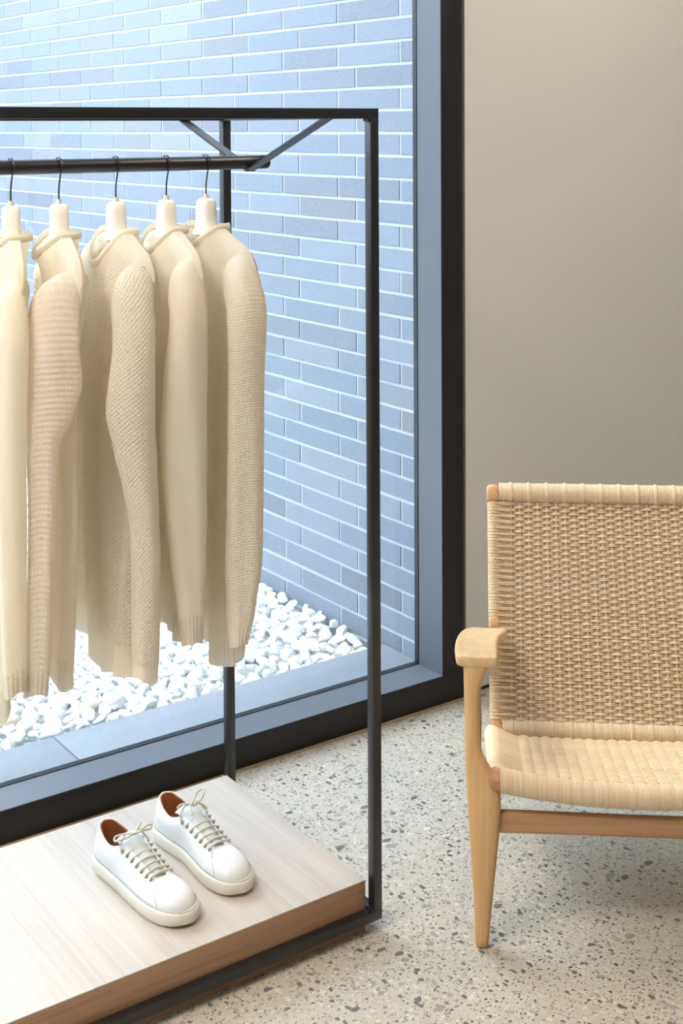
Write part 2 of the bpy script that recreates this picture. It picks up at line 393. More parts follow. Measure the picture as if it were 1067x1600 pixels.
# ------------------------------------------------------------------ hangers and sweaters
SW={
1: dict(hx=0.966, th=73,
  sleeve=[[0.9222, 2.2865, 1.3856, 0.0158], [0.9083, 2.262, 1.3456, 0.0212], [0.8933, 2.2378, 1.3045, 0.0254], [0.8881, 2.2394, 1.1608, 0.0259], [0.8843, 2.2406, 1.05, 0.0254], [0.8845, 2.2405, 0.9387, 0.0249], [0.885, 2.2404, 0.7991, 0.0227], [0.8851, 2.2404, 0.7151, 0.0216], [0.8866, 2.2399, 0.6229, 0.02]],
  far=[[0.9533, 2.6117, 1.3, 0.0139], [0.9512, 2.628, 1.0949, 0.0191], [0.9532, 2.643, 0.8351, 0.0192], [0.9513, 2.6436, 0.5767, 0.0154]],
  body=[[0.5607, 0.8864, 2.2766, 0.9408, 2.6155], [0.6457, 0.8832, 2.2775, 0.9395, 2.6159], [0.8869, 0.8818, 2.278, 0.9401, 2.6157], [1.1263, 0.8867, 2.2765, 0.9476, 2.6134], [1.3048, 0.9012, 2.272, 0.9615, 2.6091]]),
2: dict(hx=1.062, th=77,
  sleeve=[[1.0075, 2.2886, 1.3736, 0.0184], [0.9865, 2.2653, 1.3401, 0.029], [0.9661, 2.2417, 1.304, 0.0376], [0.9647, 2.2421, 1.2195, 0.045], [0.965, 2.242, 1.1517, 0.0473], [0.9568, 2.2439, 1.0958, 0.0394], [0.9453, 2.2466, 1.0403, 0.0281], [0.9429, 2.2471, 0.9274, 0.0247], [0.9389, 2.248, 0.8144, 0.0231], [0.9344, 2.2491, 0.7014, 0.0231], [0.929, 2.2503, 0.6078, 0.022]],
  far=[[1.0929, 2.5973, 1.2916, 0.0155], [1.0952, 2.6122, 1.081, 0.0196], [1.0981, 2.6269, 0.8144, 0.0197], [1.0959, 2.6274, 0.6158, 0.0171]],
  body=[[0.6017, 0.9932, 2.2714, 1.0902, 2.598], [0.6822, 0.9985, 2.2702, 1.0861, 2.5989], [0.8672, 1.0061, 2.2684, 1.0856, 2.599], [1.1131, 1.0121, 2.267, 1.0859, 2.599], [1.2971, 1.0096, 2.2676, 1.0855, 2.5991]]),
3: dict(hx=1.181, th=84,
  sleeve=[[1.1517, 2.2822, 1.3728, 0.0184], [1.1388, 2.256, 1.3425, 0.0282], [1.124, 2.2299, 1.3106, 0.0325], [1.1162, 2.2307, 1.2063, 0.0389], [1.1089, 2.2314, 1.0903, 0.0447], [1.1167, 2.2306, 1.0192, 0.039], [1.1258, 2.2297, 0.9476, 0.0321], [1.1331, 2.2289, 0.8748, 0.0269], [1.1352, 2.2287, 0.7811, 0.0264], [1.1335, 2.2289, 0.6631, 0.0258], [1.1322, 2.229, 0.5969, 0.0229]],
  far=[[1.1853, 2.6005, 1.2981, 0.0145], [1.19, 2.6151, 1.0698, 0.022], [1.1881, 2.6304, 0.7985, 0.0221], [1.1816, 2.631, 0.59, 0.0194]],
  body=[[0.5737, 1.1247, 2.265, 1.1979, 2.5992], [0.7215, 1.1287, 2.2646, 1.1899, 2.6], [0.8482, 1.1349, 2.2639, 1.183, 2.6007], [1.1004, 1.1449, 2.2629, 1.1763, 2.6014], [1.2887, 1.1493, 2.2624, 1.1757, 2.6015]]),
4: dict(hx=1.292, th=81,
  sleeve=[[1.2647, 2.2825, 1.3713, 0.0146], [1.2495, 2.257, 1.3353, 0.0247], [1.2338, 2.2317, 1.3025, 0.0304], [1.2283, 2.2325, 1.243, 0.0352], [1.2204, 2.2338, 1.1239, 0.0405], [1.2162, 2.2345, 1.0044, 0.0435], [1.2201, 2.2338, 0.8837, 0.04], [1.2243, 2.2332, 0.7987, 0.0341], [1.2292, 2.2324, 0.7133, 0.0252], [1.2317, 2.232, 0.6402, 0.0198]],
  far=[[1.3258, 2.5968, 1.2958, 0.0136], [1.3306, 2.6112, 1.0544, 0.0164], [1.3365, 2.6254, 0.7746, 0.0152], [1.3349, 2.6257, 0.6079, 0.0124]],
  body=[[0.613, 1.2489, 2.2647, 1.3135, 2.5987], [0.8282, 1.2546, 2.2638, 1.3017, 2.6006], [1.0871, 1.2569, 2.2634, 1.2987, 2.6011], [1.3059, 1.255, 2.2637, 1.3092, 2.5994]]),
5: dict(hx=1.383, th=89,
  sleeve=[[1.3583, 2.2804, 1.37, 0.0174], [1.353, 2.253, 1.3351, 0.0271], [1.3428, 2.2257, 1.3074, 0.0323], [1.3507, 2.2255, 1.2455, 0.0385], [1.3481, 2.2256, 1.1107, 0.0349], [1.3452, 2.2256, 0.9263, 0.0349], [1.3418, 2.2257, 0.7786, 0.0356], [1.3361, 2.2258, 0.6931, 0.0288], [1.3291, 2.2259, 0.6165, 0.0184]],
  far=[[1.3839, 2.6, 1.2917, 0.0124], [1.3987, 2.6148, 1.0461, 0.018], [1.4054, 2.6296, 0.762, 0.0196], [1.4019, 2.6297, 0.5608, 0.0182]],
  body=[[0.5694, 1.3367, 2.2608, 1.4249, 2.5993], [0.8112, 1.3502, 2.2605, 1.4116, 2.5995], [1.0754, 1.361, 2.2604, 1.4049, 2.5996], [1.2988, 1.3715, 2.2602, 1.404, 2.5997]]),
}
HZ=1.457                                    # top of a hanger's neck
def make_hanger(hx,th,label):
    a=radians(th); h=empty('clothes_hanger',(hx,2.433,HZ),a+pi,label,'hanger','hangers on the rail')
    # local x = across the shoulders (towards the room), y = thickness, z = up
    m=MB(); rings=[]
    prof=[(.000,.010,.008),(-.0015,.0155,.0125),(-.006,.0195,.0160),(-.020,.0215,.0170),(-.045,.024,.0170),(-.062,.030,.0165),(-.075,.044,.016)]
    for z,hw,ht in prof:
        rings.append([(hw*math.copysign(abs(cos(t))**.55,cos(t)),ht*math.copysign(abs(sin(t))**.55,sin(t)),z) for t in [2*pi*k/24 for k in range(24)]])
    m.loft(rings,True,True,True)
    m.build('neck',HANGERWHITE,h)
    for s in (-1,1):
        m=MB(); rings=[]
        for i in range(9):
            t=i/8; x=s*lerp(.012,.112,t); zc=-.067-.036*t-.008*t*t; hh=lerp(.019,.009,min(1,t*1.6)); tt=lerp(.0155,.0065,min(1,t*2.5)); yo=0
            if i==8: hh*=.6; tt*=.6
            rings.append([(x,yo+tt*math.copysign(abs(cos(q))**.7,cos(q)),zc+hh*math.copysign(abs(sin(q))**.7,sin(q))) for q in [2*pi*k/16 for k in range(16)]])
        m.loft(rings,True,True,True).build('arm',HANGERWHITE,h)
    MB().tube([(0,0,-.002),(0,0,.004),(0,0,.0045),(0,0,.009)],[.0062,.0062,.0052,.0045],14).build('ferrule',FERRULE,h)
    # the wire hook turns over the bar
    zc=1.5285-HZ; R=TR+.0034; ca,sa=cos(-(a+pi)),sin(-(a+pi))
    def bar(ang):                            # circle around the bar, world YZ plane
        wy,wz=R*cos(ang),R*sin(ang)
        return Vector((-sa*wy*1.0,ca*wy,zc+wz))
    near=[bar(radians(180+d)) for d in (62,35,10,-20,-55,-90,-125,-160,-190,-215)]
    path=catmull([Vector((0,0,.006)),Vector((.001,0,.03))]+near,4)
    MB().tube(path,.0016,8).build('hook',HOOKMETAL,h)
    return h

def make_sweater(key,label,body_mat,sleeve_mat,rib_mat,neck='crew',sag=.03,hemband=.05,cuffband=.05,seed=1,neckw=.062,thick=.036,slim=1.0,drop=.05,folds=.013):
    D=SW[key]; th=radians(D['th']); O=Vector((D['hx'],2.433,0))
    eu=Vector((-cos(th),-sin(th),0)); ew=Vector((-sin(th),cos(th),0))
    root=empty('knit_sweater',O,0,label,'sweater','cream sweaters on the rail')
    rnd=random.Random(seed); ph=[rnd.uniform(0,6.28) for _ in range(8)]
    loc=lambda P: tuple(Vector(P)-O)
    B=D['body']; zh=B[0][0]; ztip=1.350; zneck=1.409
    NS=72; NV=64
    def sect(z):
        zz=min(max(z,B[0][0]),B[-1][0]); nx,ny,fx,fy=interp([tuple(b) for b in B],zz)
        return Vector((nx,ny,0)),Vector((fx,fy,0))
    Nt,Ft=O+eu*.200,O-eu*.200
    rings=[]
    for i in range(NV+1):
        v=i/NV; ring=[]
        for j in range(NS):
            p=2*pi*j/NS; c,s=cos(p),sin(p)
            cc=math.copysign(abs(c)**.85,c)
            au=abs(cc)*.200
            inn=max(0,1-(au/neckw)**2)
            zt=zneck-.003 - (max(0,au-.040)/.11)*.040 - .030*max(0,(au-.15)/.05)**2
            zt-= (drop*inn**.8 if s>0 else .012*inn)
            hem=zh+.012*sin(2*p+ph[0])+.006*sin(3*p+ph[1])
            z=hem+(zt-hem)*v**.92
            N,F=sect(z); k=sstep(1.17,1.31,z)
            N=N.lerp(Nt,k); F=F.lerp(Ft,k)
            ax=(N-F); L=ax.length/2; M=(N+F)/2; ax.normalize(); nrm=Vector((-ax.y,ax.x,0))
            if nrm.dot(ew)<0: nrm=-nrm
            low=thick-.002*cos(pi*v)
            top=.0175+ ((.031 if s>0 else .019)*inn**.5)
            q=sstep(.86,1.0,v); dt=max(0,zt-z); tk=lerp(top,low,1-math.exp(-dt/.035)) if dt>0 else top
            if v>.985 and inn<=0: tk*=.55
            fo=(1-q)*folds*(.35+.65*(1-v))*(sin(5*p+ph[2]+1.3*v)+.7*sin(9*p+ph[3]-2.1*v)+.5*sin(3*p+ph[4]+3*v))
            sg=math.copysign(abs(s)**.8,s)
            P=M+ax*L*cc+nrm*(sg*tk+ (fo if abs(s)>.05 else fo*abs(s)/.05))
            ring.append(loc((P.x,P.y,z)))
        rings.append(ring)
    nb=max(2,int(NV*hemband/.80))
    body=MB().loft(rings[nb:],True,uv=True)
    # shoulder seams: close front to back outside the neck opening
    top=rings[-1]; vs=[];fs=[]
    for j in range(NS):
        c=cos(2*pi*j/NS); cc=math.copysign(abs(c)**.85,c)
        vs.append(Vector(top[j])+Vector((0,0,.0)))
    for j in range(0,NS//2):
        a,b,c_,d=j,j+1,(NS-j-1)%NS,(NS-j)%NS
        if min(abs(cos(2*pi*q/NS))**.85*.200 for q in (a,b))>=neckw*.985: fs.append((a,b,c_,d))
    body.add(vs,fs,[((0,0),)*4]*len(fs))
    bo=body.build('body',body_mat,root,angle=80)
    MB().loft(rings[:nb+1],True,uv=True).build('hem_band',rib_mat,bo,angle=80)
    # ribbed collar around the neck opening
    loop=[]
    for k in range(72):
        q=2*pi*k/72; sn_=abs(sin(q)); ax_=O+eu*(neckw*cos(q))+ew*math.copysign(.0175*sn_**.5+(.031 if sin(q)>0 else .019)*sn_,sin(q))
        z=zneck-.003-(max(0,neckw*abs(cos(q))-.04)/.11)*.04-(drop if sin(q)>0 else .012)*sn_**1.6
        loop.append(Vector(loc((ax_.x,ax_.y,z+.003))))
    cr=[]
    for i,P in enumerate(loop):
        t=(loop[(i+1)%len(loop)]-loop[i-1]).normalized(); o=Vector((0,0,1)); sd=t.cross(o).normalized()
        cr.append([tuple(P+o*cos(q)*.0075+sd*sin(q)*.0032) for q in [2*pi*k/10 for k in range(10)]])
    cr.append(cr[0])
    MB().loft(cr,True,uv=True).build('collar',rib_mat,root,angle=80)
    # sleeves: flattened tubes hanging from the shoulder tips
    zsh=lambda au: zneck-.003-(max(0,au-.040)/.11)*.040-.030*max(0,(au-.15)/.05)**2
    for nm,T,dep in (('near',D['sleeve'],(.040*slim,.044*slim,.034*slim)),('far',D['far'],(.036*slim,.040*slim,.032*slim))):
        es=eu if nm=='near' else -eu
        T=[list(q) for q in T]
        first=3 if nm=='near' else 1
        if T[first][2]<1.2:                   # a point at the height of the armhole
            a,b=T[first-1],T[first]; t=(a[2]-1.235)/(a[2]-b[2])
            T.insert(first,[lerp(p,q,t) for p,q in zip(a,b)])
        F0=Vector(T[first][:3]); uo=(F0-O).dot(es); wo=(F0-O).dot(ew); h0=T[first][3]
        ctl=[]
        for u,z in ((.120,zsh(.120)-.052),(.138,zsh(.138)-.050),(.160,zsh(.160)-.051),(min(.187,uo-.012),1.291)):
            k=sstep(.115,uo,u); P=O+es*u+ew*wo*k; ctl.append([P.x,P.y,z,h0*lerp(.95,1,k)])
        T=ctl+T[first:]
        pts=catmull([Vector(p[:3]) for p in T],8); hw=[]
        for a,b in zip(T,T[1:]):
            for k in range(8): hw.append(lerp(a[3],b[3],sstep(0,1,k/8)))
        hw.append(T[-1][3])
        tot=len(pts); rg=[]; NR=44
        for i,P in enumerate(pts):
            t=i/(tot-1)
            tn=(pts[min(i+1,tot-1)]-pts[max(i-1,0)]).normalized()
            bend=math.atan2(max(0,tn.dot(es)),max(1e-4,-tn.z)) if i<40 else 0   # 0 hanging, 90 deg along the shoulder
            bend*=1-sstep(24,40,i)
            e1=es*cos(bend)+Vector((0,0,1))*sin(bend)
            vd=Vector((P.x,P.y,0)).normalized(); px=Vector((vd.y,-vd.x,0))
            d=lerp(dep[0],dep[1],sstep(0,.25,t)) if t<.4 else lerp(dep[1],dep[2],sstep(.4,1,t))
            w=hw[i]; g=lerp(.62,1,sstep(0,16,i)); w*=g; d*=g
            amp=sstep(10,34,i)
            ring=[]
            for j in range(NR):
                a=2*pi*j/NR
                f=1+amp*(.07*sin(3*a+ph[5]+5*t)+.06*sin(5*a+ph[6]-8*t)*t+.03*sin(2*a+9*t+ph[7]))
                v=px*w*cos(a)*(1+(f-1)*.4)+vd*d*sin(a)*f
                A=P+e1*v.dot(es)+ew*v.dot(ew)
                ring.append(loc((A.x,A.y,A.z+.006*sin(2*a+ph[1])*t)))
            rg.append(ring)
        nc=max(3,int(cuffband/.09*8*.9)); nc=min(nc,tot-10)
        so=MB().loft(rg[:tot-nc],True,cap0=True,uv=True).build('sleeve',sleeve_mat,root,angle=80)
        cu=rg[tot-nc-1:]
        endr=cu[-1]; ce=sum((Vector(p) for p in endr),Vector())/len(endr)
        cu=cu+[[tuple(ce+(Vector(p)-ce)*.9+Vector((0,0,.004))) for p in endr],[tuple(ce+(Vector(p)-ce)*.8+Vector((0,0,.03))) for p in endr]]
        MB().loft(cu,True,uv=True).build('cuff',rib_mat,so,angle=80)
    return root

CREAM=(.965,.927,.86); OAT=(.96,.912,.845); OLIVE=(.93,.888,.79); IVORY=(.97,.942,.90)
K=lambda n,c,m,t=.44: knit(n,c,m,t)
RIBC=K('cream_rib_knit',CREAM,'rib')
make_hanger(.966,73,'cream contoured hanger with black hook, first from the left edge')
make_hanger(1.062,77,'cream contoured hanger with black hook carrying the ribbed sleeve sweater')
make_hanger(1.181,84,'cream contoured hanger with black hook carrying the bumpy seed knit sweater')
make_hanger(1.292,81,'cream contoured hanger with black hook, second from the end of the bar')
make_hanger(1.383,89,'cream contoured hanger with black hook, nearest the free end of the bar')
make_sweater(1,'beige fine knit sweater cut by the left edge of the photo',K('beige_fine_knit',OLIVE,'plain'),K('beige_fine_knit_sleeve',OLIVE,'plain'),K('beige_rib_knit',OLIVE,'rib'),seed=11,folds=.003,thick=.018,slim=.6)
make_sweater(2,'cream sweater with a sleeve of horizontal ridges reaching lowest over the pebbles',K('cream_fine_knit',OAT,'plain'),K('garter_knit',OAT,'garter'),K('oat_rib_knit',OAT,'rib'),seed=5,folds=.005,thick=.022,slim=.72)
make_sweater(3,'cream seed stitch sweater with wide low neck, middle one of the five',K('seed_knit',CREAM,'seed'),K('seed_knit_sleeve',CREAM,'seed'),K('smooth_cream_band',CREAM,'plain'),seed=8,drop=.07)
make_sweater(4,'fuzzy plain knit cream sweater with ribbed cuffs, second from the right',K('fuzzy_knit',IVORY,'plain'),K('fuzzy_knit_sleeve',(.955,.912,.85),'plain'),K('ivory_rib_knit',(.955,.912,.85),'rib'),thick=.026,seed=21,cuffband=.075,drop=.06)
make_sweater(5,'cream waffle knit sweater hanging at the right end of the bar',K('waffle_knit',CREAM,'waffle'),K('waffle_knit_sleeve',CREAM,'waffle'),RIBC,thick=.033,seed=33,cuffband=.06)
# ------------------------------------------------------------------ sneakers
SL=.312
def make_sneaker(loc,rz,med,label):
    """heel at the origin, toe along +x; med = side of the big toe (+1: +y)"""
    root=empty('sneaker',loc,rz,label,'sneaker','pair of white sneakers')
    rd=random.Random(4 if med>0 else 9)
    MED=[(0,0),(.012,.016),(.05,.0285),(.13,.034),(.28,.034),(.42,.033),(.56,.040),(.70,.047),(.80,.048),(.88,.0445),(.945,.035),(.982,.0205),(1,.002)]
    LAT=[(0,0),(.012,.016),(.05,.0285),(.13,.035),(.28,.038),(.42,.041),(.56,.0455),(.68,.048),(.78,.0470),(.87,.0410),(.935,.031),(.978,.0175),(1,.002)]
    mp=[Vector((a*SL,b*med,0)) for a,b in MED]; lp=[Vector((a*SL,-b*med,0)) for a,b in LAT]
    out=catmull(mp[:-1]+[Vector((SL,.003*med,0))]+lp[-2:0:-1],10,True)
    # resample evenly by a normalised angle-like parameter
    def resample(P,n):
        L=[0]
        for a,b in zip(P,P[1:]+P[:1]): L.append(L[-1]+(b-a).length)
        res=[];k=0
        for i in range(n):
            d=L[-1]*i/n
            while L[k+1]<d: k+=1
            t=(d-L[k])/(L[k+1]-L[k]); res.append(P[k].lerp(P[(k+1)%len(P)],t))
        return res
    O=resample(out,160); n=len(O)
    nor=[]
    for i in range(n):
        t=(O[(i+1)%n]-O[i-1]).normalized(); q=Vector((t.y,-t.x,0))
        if q.dot(O[i]-Vector((min(max(O[i].x,.05),SL-.06),0,0)))<0: q=-q
        nor.append(q)
    ring=lambda off,z:[tuple(O[i]+nor[i]*off+Vector((0,0,z+ (.006*max(0,(O[i].x-.25)/.06)**2 if z<.006 else 0)))) for i in range(n)]
    m=MB()
    m.loft([ring(-.010,.0004),ring(-.004,.0),ring(-.0015,.0015),ring(.0005,.008),ring(.0015,.018),ring(.001,.0245),ring(-.0002,.0275),ring(-.0016,.0285),ring(-.007,.0288),ring(-.012,.027)],True,True,True)
    sole=m.build('sole',RUBBER,root,angle=50)
    # foxing seam and rows of stitches on the welt
    m=MB()
    st=[O[i]+nor[i]*-.0036+Vector((0,0,.0294)) for i in range(n)]
    st=resample(st,150)
    for i in range(150):
        a,b=st[i],st[(i+1)%150]
        m.tube([a.lerp(b,.15)-Vector((0,0,.0006)),a.lerp(b,.3),a.lerp(b,.7),a.lerp(b,.85)-Vector((0,0,.0006))],.0012,5)
    m.build('welt_stitching',THREAD,sole)
    # upper: a skin from the sole's outline up to the opening (collar and lace throat)
    KN=[(0,.012,0,.093),(.055,.022,.0175,.092),(.11,.052,.026,.082),(.165,.082,.0285,.0745),(.215,.108,.026,.083),(.245,.118,.023,.0905),(.27,.130,.0195,.0905),(.33,.165,.0175,.0790),(.40,.205,.0150,.0660),(.44,.216,.0135,.0620),(.47,.2215,.0085,.0605),(.5,.223,0,.0600)]
    XS=[(0,0),(.055,.010),(.11,.045),(.165,.082),(.215,.112),(.27,.145),(.33,.185),(.40,.235),(.44,.268),(.47,.293),(.5,SL)]
    def opening(s,side):
        u,x,y,z=None,*interp([(k[0],k[1],k[2],k[3]) for k in KN],s)
        return Vector((x,y*side,z))
    def outl(s,side):
        x=interp(XS,s)[0]
        T=MED if side==med else LAT
        hwid=interp([(a*SL,b) for a,b in T],x)[0]
        # smooth from the sampled outline
        best=min((o for o in O if o.y*side>=-1e-5),key=lambda o:abs(o.x-x)+(0 if abs(o.y)>1e-9 else 0))
        i=O.index(best)
        if s<.03 : best=O[0]; i=0
        if s>.497: best=min(O,key=lambda o:-o.x); i=O.index(best)
        return best-nor[i]*.0068+Vector((0,0,.0245)), nor[i]
    NSG,NK=100,16
    grid=[]
    for g in range(NSG):
        sg=g/NSG                       # 0..1 around; .5 = toe
        s=sg if sg<=.5 else 1-sg; side=med if sg<=.5 else -med
        P0,nn=outl(s,side); P3=opening(s,side)
        if s in(0,.5): P0.y*=.0; 
        toe=sstep(.385,.47,s); heel=1-sstep(.03,.12,s)
        hz=P3.z-P0.z
        P1=P0+nn*lerp(.0035,.003,toe)+Vector((0,0,lerp(hz*.40,.0245,toe)))
        d=P0-P3; d.z=0
        midv=nn*.016+Vector((0,0,-.014)); heelv=nn*.006+Vector((0,0,-.03)); toev=d*.58+Vector((0,0,.0015))
        P2=P3+midv.lerp(heelv,heel).lerp(toev,toe)
        col=[]
        for k in range(NK+1):
            t=k/NK
            col.append((1-t)**3*P0+3*t*(1-t)**2*P1+3*t*t*(1-t)*P2+t**3*P3)
        grid.append(col)
    # smooth around
    for it in range(3):
        G2=[[grid[g][k]*.5+(grid[g-1][k]+grid[(g+1)%NSG][k])*.25 for k in range(NK+1)] for g in range(NSG)]
        grid=G2
    NR=[]
    for g in range(NSG):
        row=[]
        for k in range(NK+1):
            a=grid[(g+1)%NSG][k]-grid[g-1][k]; b=grid[g][min(k+1,NK)]-grid[g][max(k-1,0)]
            q=a.cross(b).normalized()
            row.append(q)
        NR.append(row)
    c0=Vector((.15,0,.04))
    sgn=1 if NR[25][6].dot(grid[25][6]-c0)>0 else -1
    off=lambda g,k,d: tuple(grid[g%NSG][k]+NR[g%NSG][k]*sgn*d)
    # quarters: everything behind the toe seam; toe cap: the front, a step lower
    lo_,hi_=43,NSG-43
    def sheet(gs,k0,k1,d0,d1,closed=False):
        """a skin with thickness between offsets d0 and d1"""
        m=MB(); A=[[off(g,k,d1) for k in range(k0,k1+1)] for g in gs]; Bq=[[off(g,k,d0) for k in range(k0,k1+1)] for g in gs]
        rings=[a+b[::-1] for a,b in zip(A,Bq)]
        if closed: rings.append(rings[0]); m.loft(rings,True)
        else: m.loft(rings,True,True,True)
        return m
    sheet([g%NSG for g in range(hi_,NSG+lo_+1)],0,NK,-.0004,.0016).build('quarter',LEATHER,root,angle=55,weld=.00005)
    # toe cap, closed under the throat
    gs=list(range(lo_-3,hi_+4)); m=sheet(gs,0,NK,-.0014,.0002); m.build('toe_cap',LEATHER,root,angle=60)
    # leather lining inside, brown
    sheet(list(range(NSG-27,NSG))+list(range(0,28)),3,NK,-.0030,-.0008).build('lining',LINING,root,angle=55)
    m=MB(); inn=[Vector((.014+O[i].x*.88,O[i].y*.66,.0290)) for i in range(n)]
    m.loft([[tuple(p) for p in inn],[tuple(p+Vector((0,0,.003))) for p in inn]],True,True,True).build('insole',INSOLE,root)
    # tongue
    m=MB(); rings=[]
    for i in range(15):
        t=i/14; x=lerp(.098,.226,t); zc=interp([(0,.098),(.1,.1005),(.28,.0925),(.5,.080),(.8,.0625),(1,.0545)],t)[0]; w=lerp(.0265,.0215,t)
        r=[]
        for k in range(13):
            a=-1+2*k/12; r.append((x,a*w,zc+.0015-.0085*a*a))
        for k in range(13):
            a=1-2*k/12; r.append((x,a*w,zc+.0015-.0085*a*a-.0022))
        rings.append(r)
    m.loft(rings,True,True,True).build('tongue',TONGUE,root,angle=50)
    # eyelets and laces
    EY={1:[],-1:[]}
    for q in range(7):
        s=lerp(.262,.418,q/6)
        for side in (1,-1):
            sg=s if side==med else 1-s
            g=sg*NSG; ga=int(g)%NSG; f=g-int(g); k=NK-3
            P=grid[ga][k].lerp(grid[(ga+1)%NSG][k],f); N_=(NR[ga][k]*sgn).lerp(NR[(ga+1)%NSG][k]*sgn,f).normalized()
            P=P+N_*.0017; EY[side].append((P,N_))
            t1=N_.orthogonal().normalized(); t2=N_.cross(t1)
            m=MB(); rg=[]
            for a in range(18):
                c=t1*cos(2*pi*a/18)+t2*sin(2*pi*a/18)
                rg.append([tuple(P+c*(.0029+.0010*cos(2*pi*b/8))+N_*.0009*sin(2*pi*b/8)) for b in range(8)])
            rg.append(rg[0]); m.loft(rg,True); m.build('eyelet',EYELET,root)
    m=MB(); R=.0019
    up=Vector((0,0,1))
    for q in range(1,7):
        (A,NA),(B,NB)=EY[1][q],EY[-1][q]
        mid=(A+B)/2; top=max(A.z,B.z)
        j=rd.uniform(-.002,.002)
        pth=catmull([A-NA*.002,A+NA*.0035+Vector((0,0,.001)),A.lerp(B,.25)+up*(.0075),Vector((mid.x+j,0,top+.0085)),A.lerp(B,.75)+up*(.0075),B+NB*.0035+Vector((0,0,.001)),B-NB*.002],6)
        m.tube(pth,R,8)
        if q<6:
            for (a,b) in ((1,-1),(-1,1)):
                S,NS_=EY[a][q]; E,NE=EY[b][q+1]
                m.tube(catmull([S-NS_*.003,S.lerp(E,.3)+up*.001,S.lerp(E,.6)+up*.0015,E-NE*.003],5),R,7)
    # bow and loose ends over the top pair of eyelets
    (A,NA),(B,NB)=EY[1][0],EY[-1][0]; Kn=Vector((.128,0,.1085))
    for (Q,NQ,sd) in ((A,NA,1),(B,NB,-1)):
        m.tube(catmull([Q-NQ*.002,Q+NQ*.004,Q+Vector((-.008,0,.009)),Vector((.118,sd*.015,.108)),Kn],7),R,8)
    sd=-1 if med>0 else 1
    if med>0:
        m.tube(catmull([Kn,Kn+Vector((.004,.012,.005)),Kn+Vector((.0,.028,.006)),Kn+Vector((-.002,.040,.002)),Kn+Vector((.004,.033,-.001)),Kn+Vector((.006,.012,.003)),Kn+Vector((.002,-.004,.002)),Kn+Vector((-.010,-.020,.001)),Kn+Vector((-.018,-.034,-.002)),Kn+Vector((-.010,-.040,-.006)),Kn+Vector((.0,-.024,-.002)),Kn],7),R,8)
        m.tube(catmull([Kn,Kn+Vector((-.006,.010,.006)),Kn+Vector((-.012,.022,.010))],6),R,8)
    else:
        m.tube(catmull([Kn,Kn+Vector((.008,.010,.010)),Kn+Vector((.004,.022,.020)),Kn+Vector((-.006,.026,.024)),Kn+Vector((-.010,.014,.018)),Kn+Vector((-.004,.002,.008)),Kn+Vector((.006,-.014,.002)),Kn+Vector((.020,-.018,-.006))],7),R,8)
        m.tube(catmull([Kn,Kn+Vector((-.006,-.010,.004)),Kn+Vector((-.016,-.022,.002)),Kn+Vector((-.018,-.030,-.004))],6),R,8)
        m.tube(catmull([Kn,Kn+Vector((.006,.008,.003)),Kn+Vector((.010,.016,.0)),Kn+Vector((.020,.020,-.006))],6),R,8)
    m.tube([Kn+Vector((0,-.003,0)),Kn+Vector((0,0,.001)),Kn+Vector((0,.003,0))],.0034,10)
    m.build('lace',LACE,root)
    # stay stitches where the throat meets the toe
    for side in (1,-1):
        m=MB()
        sg=.43 if side==med else .57
        g=int(sg*NSG)
        for k in (NK-4,NK-5,NK-6):
            P=Vector(off(g,k,.0019)); m.tube([P+Vector((-.002,0,0)),P+Vector((0,0,.0003)),P+Vector((.002,0,0))],.0007,5)
        m.build('stay_stitching',THREAD,root)
    return root
PZ=.1016
def yaw(a,b): return math.atan2(b[1]-a[1],b[0]-a[0])
h1,t1=(1.181,2.532),(1.216,2.222); h2,t2=(1.333,2.562),(1.360,2.252)
make_sneaker((*h1,PZ),yaw(h1,t1),1,'white leather sneaker with low flat bow, nearer the left edge of the platform')
make_sneaker((*h2,PZ),yaw(h2,t2),-1,'white leather sneaker with one lace loop standing up, nearer the steel post')
# ------------------------------------------------------------------ woven lounge chair
chair=empty('lounge_chair',(1.964,1.789,0),radians(-(90-54.7016)-5.0),'low oak lounge chair with woven paper cord seat and back','chair')
def oval(hx,hy,p=.72,n=28):
    return [(hx*math.copysign(abs(cos(t))**p,cos(t)),hy*math.copysign(abs(sin(t))**p,sin(t))) for t in [2*pi*k/n for k in range(n)]]
PX=.00125
def front_leg(s):
    # (height, left, right) of the front view, in pixels about the foot, to metres
    T=[(0,747,758),(.0015,744,761),(.006,742.5,763),(.02,741.5,764),(.0975,740,770),(.16,736.5,775),(.2225,733.5,780),(.285,730.5,783),(.315,729,782),(.335,728,776),(.36,727.5,762),(.385,727,753),(.41,727,750),(.4725,726.5,749),(.505,726,750),(.525,725.5,753.5),(.543,725.5,759.5),(.562,724.5,768)]
    D=[(0,.008),(.006,.0135),(.02,.0155),(.16,.021),(.285,.0245),(.335,.0225),(.41,.018),(.50,.0175),(.562,.020)]
    zs=[]; 
    for a,b in zip(T,T[1:]):
        k=max(1,int((b[0]-a[0])/.012))
        zs+=[lerp(a[0],b[0],i/k) for i in range(k)]
    zs.append(T[-1][0]); rings=[]
    import bisect
    for z in zs:
        # smooth the profile
        acc=[0,0]
        for dz in (-.012,-.006,0,.006,.012):
            l,r=interp(T,min(max(z+ (dz if z>.03 else 0),0),.562)); acc[0]+=l/5; acc[1]+=r/5
        l,r=[-.305+(q-752)*PX for q in acc]; d=interp(D,z)[0]
        cx=(l+r)/2
        rings.append([(s*(cx+x),y,z) for x,y in oval((r-l)/2,d,.62)])
    return MB().loft(rings,True,True,True)
